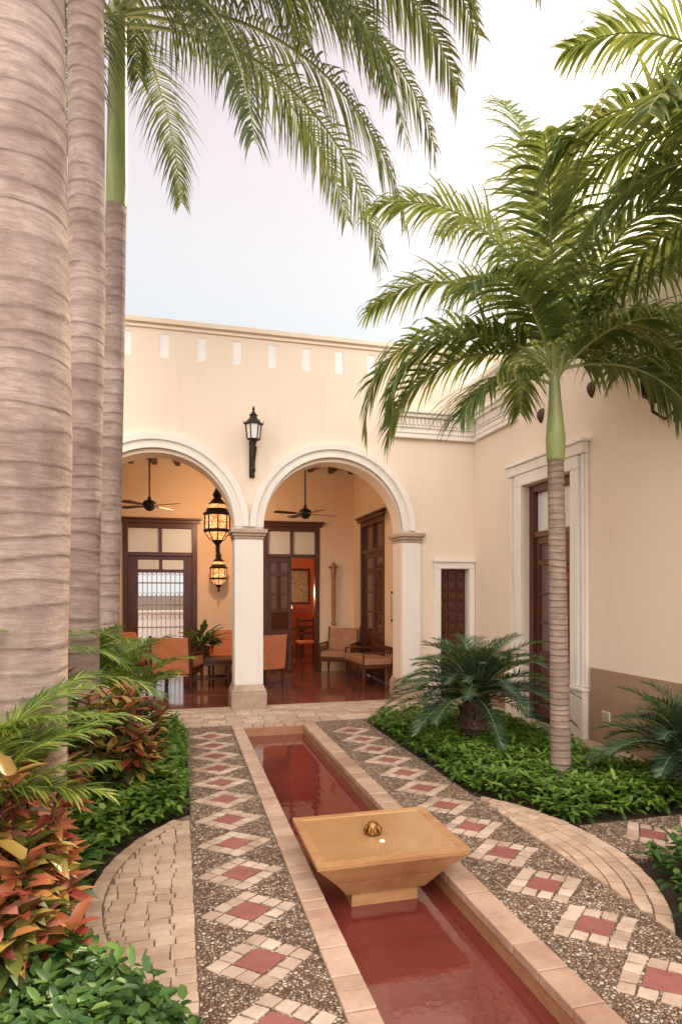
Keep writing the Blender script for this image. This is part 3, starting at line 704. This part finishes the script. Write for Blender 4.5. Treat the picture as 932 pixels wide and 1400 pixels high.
def manila(base,top,h1,fronds,r=.075,LL=.62):
    e=empty('manila_palm',(base[0],base[1],0)); mb=MB()
    b=Vector(base); t=Vector(top); L1=b.lerp(t,h1/t.z)
    trunk(mb,[(b.x,b.y,-.05,r*1.65),(b.x,b.y,.12,r*1.15),(b.x+(L1.x-b.x)*.4,b.y+(L1.y-b.y)*.4,h1*.45,r),(L1.x,L1.y,h1,r*.88)],'trunk2',20,14,.02); mb.build('trunk',e,smooth=True)
    mb=MB(); trunk(mb,[(L1.x,L1.y,h1-.01,r*.95),(L1.x,L1.y,h1+.18,r*1.08),(L1.x+(t.x-L1.x)*.6,L1.y,h1+.45,r*.75),(t.x,t.y,t.z,r*.5)],'shaft',16,6,.004)
    mb.build('crownshaft',e,smooth=True)
    mb=MB()
    for f in fronds:
        frond(mb,t+Vector((U(-.03,.03),U(-.03,.03),U(-.15,.05))),azv(f[0]),rad(f[1]),f[2],rad(f[3]),LL,56,.017,'adon',hang=f[5] if len(f)>5 else 1.15,lift=.25,p=f[4] if len(f)>4 else 1.4,rw=.017,fwd=.45,vbase=.48+U(-.16,.16),vr=.38,start=.16,sidebend=U(-.22,.22))
    mb.build('fronds',e,fix=False)
b=W(766,1072,5.23); t=W(757,505,5.23)
manila((b[0],b[1],0),t,2.71,
  [(180,46,2.2,148,1.25),(172,24,1.75,110,1.2),(192,33,1.8,125,1.3),(118,76,2.9,80,1.8),(150,66,2.2,112,1.6),(95,87,3.0,40,2.2,.8),(165,76,2.4,95,1.7),(10,78,2.6,75,1.9,.9),
   (20,58,2.1,120,1.4),(0,35,1.8,125,1.3),(-12,12,1.3,80,1.2),(-5,60,2.1,115,1.5),(40,50,1.9,110,1.4),(-50,45,1.4,110,1.3),(-130,58,1.5,110,1.3),(250,72,2.0,95,1.7),(300,72,1.9,95,1.7),(90,45,1.8,110,1.4),(205,12,1.1,80,1.2)],LL=.58)
manila((3.75,3.1,0),(3.72,3.12,4.35),3.4,
  [(180,46,1.75,110,1.4),(200,35,1.5,100,1.3),(170,15,1.3,75,1.3),(140,45,1.7,110,1.4),(100,75,1.8,80,1.8),(80,50,1.9,110,1.4),(30,50,1.9,110),(-20,40,1.8,110),(-70,50,1.8,110),(-120,60,1.5,105),(120,15,1.6,75,1.2),(150,72,2.0,85,1.7)],r=.08,LL=.56)

def cycad(x,y,h,n,Lf,r=.15):
    e=empty('sago_palm',(x,y,0)); mb=MB()
    trunk(mb,[(x,y,-.05,r*.9),(x,y,h*.4,r*1.15),(x,y,h,r*.8)],'beam',18,6,.05)
    for k in range(190):
        a=k*2.4+U(-.2,.2); z=h*(k/190); rr=r*(1.05 if z<h*.8 else .85)
        o=Vector((math.cos(a),math.sin(a),0)); p=Vector((x,y,z))+o*rr*.92
        mb.tube([p,p+o*U(.02,.04)+Z*U(.02,.05)],[.016,.005],5,'beam')
    mb.build('trunk',e)
    mb=MB()
    for k in range(n):
        f=k/n; el=rad(86-84*f**.8+U(-8,8)); a=k*137.5+U(-10,10)
        frond(mb,(x+U(-.04,.04),y+U(-.04,.04),h),azv(a),el,Lf*U(.82,1.1)*(.8+.2*f),rad(30+38*math.sin(el+.3)+U(0,18)),.18,48,.0062,'cyc',hang=.15,lift=.35,p=1.5,segs=10,rw=.008,start=.10,fwd=.5,vbase=.45+.3*(1-f)+U(-.1,.1),vr=.28)
    mb.build('fronds',e,fix=False)
cycad(2.99,5.92,.52,78,1.06,.15)
cycad(3.9,4.1,.32,46,.78,.13)

def areca(name,x,y,n,Lf,leafL,mat='areca',lw=.011,el=(60,85),azr=(0,360),z=.1,num=36,hang=.5,dr=(70,125)):
    mb=MB()
    for k in range(n):
        a=U(*azr); frond(mb,(x+U(-.08,.08),y+U(-.08,.08),z),azv(a),rad(U(*el)),Lf*U(.75,1.1),rad(U(*dr)),leafL,num,lw,mat,hang=hang,lift=.25,p=1.6,segs=12,rw=.008,start=.3,fwd=.7,vbase=.55,vr=.4)
    mb.build(name,fix=False,recenter=True)
areca('areca_palm',-.66,6.2,26,1.3,.25,el=(70,88),dr=(60,110))
areca('areca_palm',-1.12,3.05,26,1.55,.24,el=(66,88),num=48,lw=.008,dr=(60,110))
areca('areca_palm',-1.0,6.9,18,1.5,.3,el=(70,88))
areca('areca_palm',-1.5,4.6,22,2.0,.35)
mb=MB(); mb.lathe(.38,10.72,[(.05,.495),(.085,.53),(.10,.62),(.09,.70),(.095,.715),(.08,.715)],14,'ceramic')
mb.build('plant_vase',smooth=True)

def leaf(mb,p,d,up,l,w,mat,var,curl=.25):
    s=d.cross(up)
    if s.length<.05: s=Vector((1,0,0))
    s.normalize(); n=s.cross(d)
    tip=p+d*l-n*l*curl
    m1=p+d*l*.25; m2=p+d*l*.68-n*l*curl*.4
    vs=[p,m1+s*w*.42+n*w*.1,m1-s*w*.42+n*w*.1,m2+s*w*.4+n*w*.08,m2-s*w*.4+n*w*.08,tip,m1-n*w*.08,m2-n*w*.1]
    mb.add(vs,[(0,1,6),(0,6,2),(1,3,7,6),(6,7,4,2),(3,5,7),(7,5,4)],mat,var)
def rdir(zmin,zmax):
    a=U(0,2*math.pi); z=U(zmin,zmax); r=math.sqrt(max(0,1-z*z)); return Vector((r*math.cos(a),r*math.sin(a),z))
mb=MB()
for k in range(110):
    d=rdir(.1,.95); leaf(mb,Vector((.38,10.72,.72))+d*U(0,.3),d,Z,U(.14,.26),.07,'covdk',R(),.4)
mb.build('table_plant_leaves',recenter=True,fix=False)
def cover(inside,bb,n,size,h0,mat,wr=(.4,.6)):
    mb=MB(); c=0
    while c<n:
        x,y=U(bb[0],bb[1]),U(bb[2],bb[3])
        if not inside(x,y): continue
        q=noise.noise(Vector((x*3.1,y*3.1,0)))*.5+noise.noise(Vector((x*9,y*9,3)))*.35
        edge=1.0 if inside(x+.08,y) and inside(x-.08,y) and inside(x,y+.08) and inside(x,y-.08) else .5
        h=max(.03,h0*(1+q*.9))*edge
        f=R()**.6; zz=h*f; d=rdir(-.25,.75)
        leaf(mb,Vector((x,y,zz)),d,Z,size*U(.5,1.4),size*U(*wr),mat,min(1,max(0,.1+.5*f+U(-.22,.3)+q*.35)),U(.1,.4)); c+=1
    mb.build('groundcover_bed',fix=False,smooth=True)
def dist(x,y): return math.hypot(x-CX,y-CY)
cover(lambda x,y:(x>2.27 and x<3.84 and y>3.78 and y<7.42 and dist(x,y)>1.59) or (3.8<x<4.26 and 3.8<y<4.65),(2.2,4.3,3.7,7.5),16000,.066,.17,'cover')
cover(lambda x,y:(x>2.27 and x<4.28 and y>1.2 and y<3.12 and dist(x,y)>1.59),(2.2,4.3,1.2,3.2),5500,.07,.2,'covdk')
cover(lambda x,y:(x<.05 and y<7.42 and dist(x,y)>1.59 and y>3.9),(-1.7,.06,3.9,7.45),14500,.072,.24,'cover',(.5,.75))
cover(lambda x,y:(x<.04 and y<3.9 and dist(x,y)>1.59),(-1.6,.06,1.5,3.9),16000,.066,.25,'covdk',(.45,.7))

def croton(x,y,r,h,stems,vb=.5,sz=1):
    mb=MB()
    for k in range(stems):
        a=U(0,6.28); rr=r*math.sqrt(R()); hh=h*U(.4,1)*(1-.25*rr/r)
        tip=Vector((x+rr*math.cos(a),y+rr*math.sin(a),hh)); b=Vector((x+rr*.3*math.cos(a),y+rr*.3*math.sin(a),0))
        mb.tube([b,b.lerp(tip,.5)+Vector((U(-.03,.03),U(-.03,.03),0)),tip],[.012,.009,.006],5,'beam')
        vv=vb+U(-.36,.36)
        for q in range(26):
            f=q/26; p=b.lerp(tip,1-f*.5); ang=q*2.4+U(-.3,.3); el=.85-f*1.1+U(-.3,.3)
            d=Vector((math.cos(ang)*math.cos(el),math.sin(ang)*math.cos(el),math.sin(el)))
            leaf(mb,p,d,Z,U(.085,.16)*sz,U(.05,.08)*sz,'crot',min(1,max(0,vv+U(-.28,.28)-f*.35)),U(.2,.6))
    mb.build('croton_shrub',fix=False,recenter=True,smooth=True)
croton(-.74,2.98,.33,1.02,36,.5)
croton(-1.0,2.75,.34,1.08,28,.42)
croton(-.64,2.66,.25,.74,18,.6)
croton(-.46,4.85,.28,1.08,30,.5)
croton(-.80,4.55,.30,1.15,26,.55)
croton(-.30,5.35,.2,.85,14,.3,.8)

# ================================================================ WORLD / LIGHT
az=rad(42.7); el=rad(35)
sun=Vector((math.sin(az)*math.cos(el),math.cos(az)*math.cos(el),math.sin(el)))
w=bpy.data.worlds.new('World'); scene.world=w; w.use_nodes=True; nt=w.node_tree; nt.nodes.clear()
tc=N(nt,'ShaderNodeTexCoord').outputs['Generated']; sp=N(nt,'ShaderNodeSeparateXYZ'); L(nt,tc,sp.inputs[0])
col=ramp(nt,sp.outputs[2],[(0,(.88,.89,.88)),(.36,(.80,.87,.90)),(.46,(.88,.88,.90)),(.56,(.93,.82,.86)),(.72,(.86,.69,.77)),(1,(.74,.62,.70))])
cl=noisef(nt,tc,1.6,4,.55,(1,1,2.5)); clr=ramp(nt,cl,[(.42,g3(0)),(.7,g3(1))])
col=mixc(nt,mth(nt,'MULTIPLY',clr,.4),col,(.95,.91,.91))
dt=N(nt,'ShaderNodeVectorMath',operation='DOT_PRODUCT'); L(nt,tc,dt.inputs[0]); dt.inputs[1].default_value=sun
dp=mth(nt,'MAXIMUM',dt.outputs['Value'],0)
gl=mth(nt,'ADD',mth(nt,'ADD',mth(nt,'MULTIPLY',mth(nt,'POWER',dp,12),.14),mth(nt,'MULTIPLY',mth(nt,'POWER',dp,80),1.6)),mth(nt,'MULTIPLY',mth(nt,'POWER',dp,900),14))
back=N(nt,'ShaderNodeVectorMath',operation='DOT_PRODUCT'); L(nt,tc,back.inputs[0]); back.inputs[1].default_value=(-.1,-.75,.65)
bk=mth(nt,'MULTIPLY',mth(nt,'MAXIMUM',mth(nt,'SUBTRACT',back.outputs['Value'],.22),0),4.4)  # extra sky brightness added behind the camera, out of view, to lift the facade
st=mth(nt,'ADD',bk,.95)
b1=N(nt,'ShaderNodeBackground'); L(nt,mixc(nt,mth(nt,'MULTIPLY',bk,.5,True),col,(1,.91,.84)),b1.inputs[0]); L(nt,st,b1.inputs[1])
b3=N(nt,'ShaderNodeBackground'); b3.inputs[0].default_value=(1,.84,.55,1); L(nt,gl,b3.inputs[1])
sky=N(nt,'ShaderNodeTexSky'); sky.sky_type='NISHITA'; sky.sun_disc=False; sky.sun_elevation=el; sky.sun_rotation=az; sky.dust_density=3
b2=N(nt,'ShaderNodeBackground'); L(nt,sky.outputs[0],b2.inputs[0]); b2.inputs[1].default_value=.01
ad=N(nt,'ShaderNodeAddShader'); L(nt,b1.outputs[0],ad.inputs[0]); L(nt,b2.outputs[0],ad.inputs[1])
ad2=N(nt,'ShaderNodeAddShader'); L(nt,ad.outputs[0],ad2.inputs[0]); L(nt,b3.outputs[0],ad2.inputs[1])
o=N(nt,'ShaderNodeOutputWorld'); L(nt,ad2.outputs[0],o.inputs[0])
ld=bpy.data.lights.new('sun','SUN'); ld.energy=5; ld.angle=rad(.6); ld.color=(1,.82,.58)
lo=bpy.data.objects.new('sun',ld); lo.rotation_euler=sun.to_track_quat('Z','Y').to_euler(); lo.location=sun*30; scene.collection.objects.link(lo)
def lamp(name,loc,e,c=(1,.62,.34),r=.08):
    d=bpy.data.lights.new(name,'POINT'); d.energy=e; d.color=c; d.shadow_soft_size=r
    ob=bpy.data.objects.new(name,d); ob.location=loc; scene.collection.objects.link(ob)
lamp('hanging_lantern_light',(.62,10.55,2.9),85)
lamp('table_lamp_light',(2.25,14.1,1.6),45)
lamp('room_fill_light',(-1,13.4,3.0),20,(1,.75,.5))  # added warm fill for the left room, no lamp fixture stands there

cam=bpy.data.cameras.new('camera'); co=bpy.data.objects.new('camera',cam); scene.collection.objects.link(co)
co.location=(0,0,1.6); co.rotation_euler=(rad(90),0,-TH)
cam.sensor_fit='VERTICAL'; cam.sensor_height=36; cam.sensor_width=24; cam.lens=850/1400*36; cam.shift_y=110/1400; cam.clip_start=.05; cam.clip_end=1000
scene.camera=co
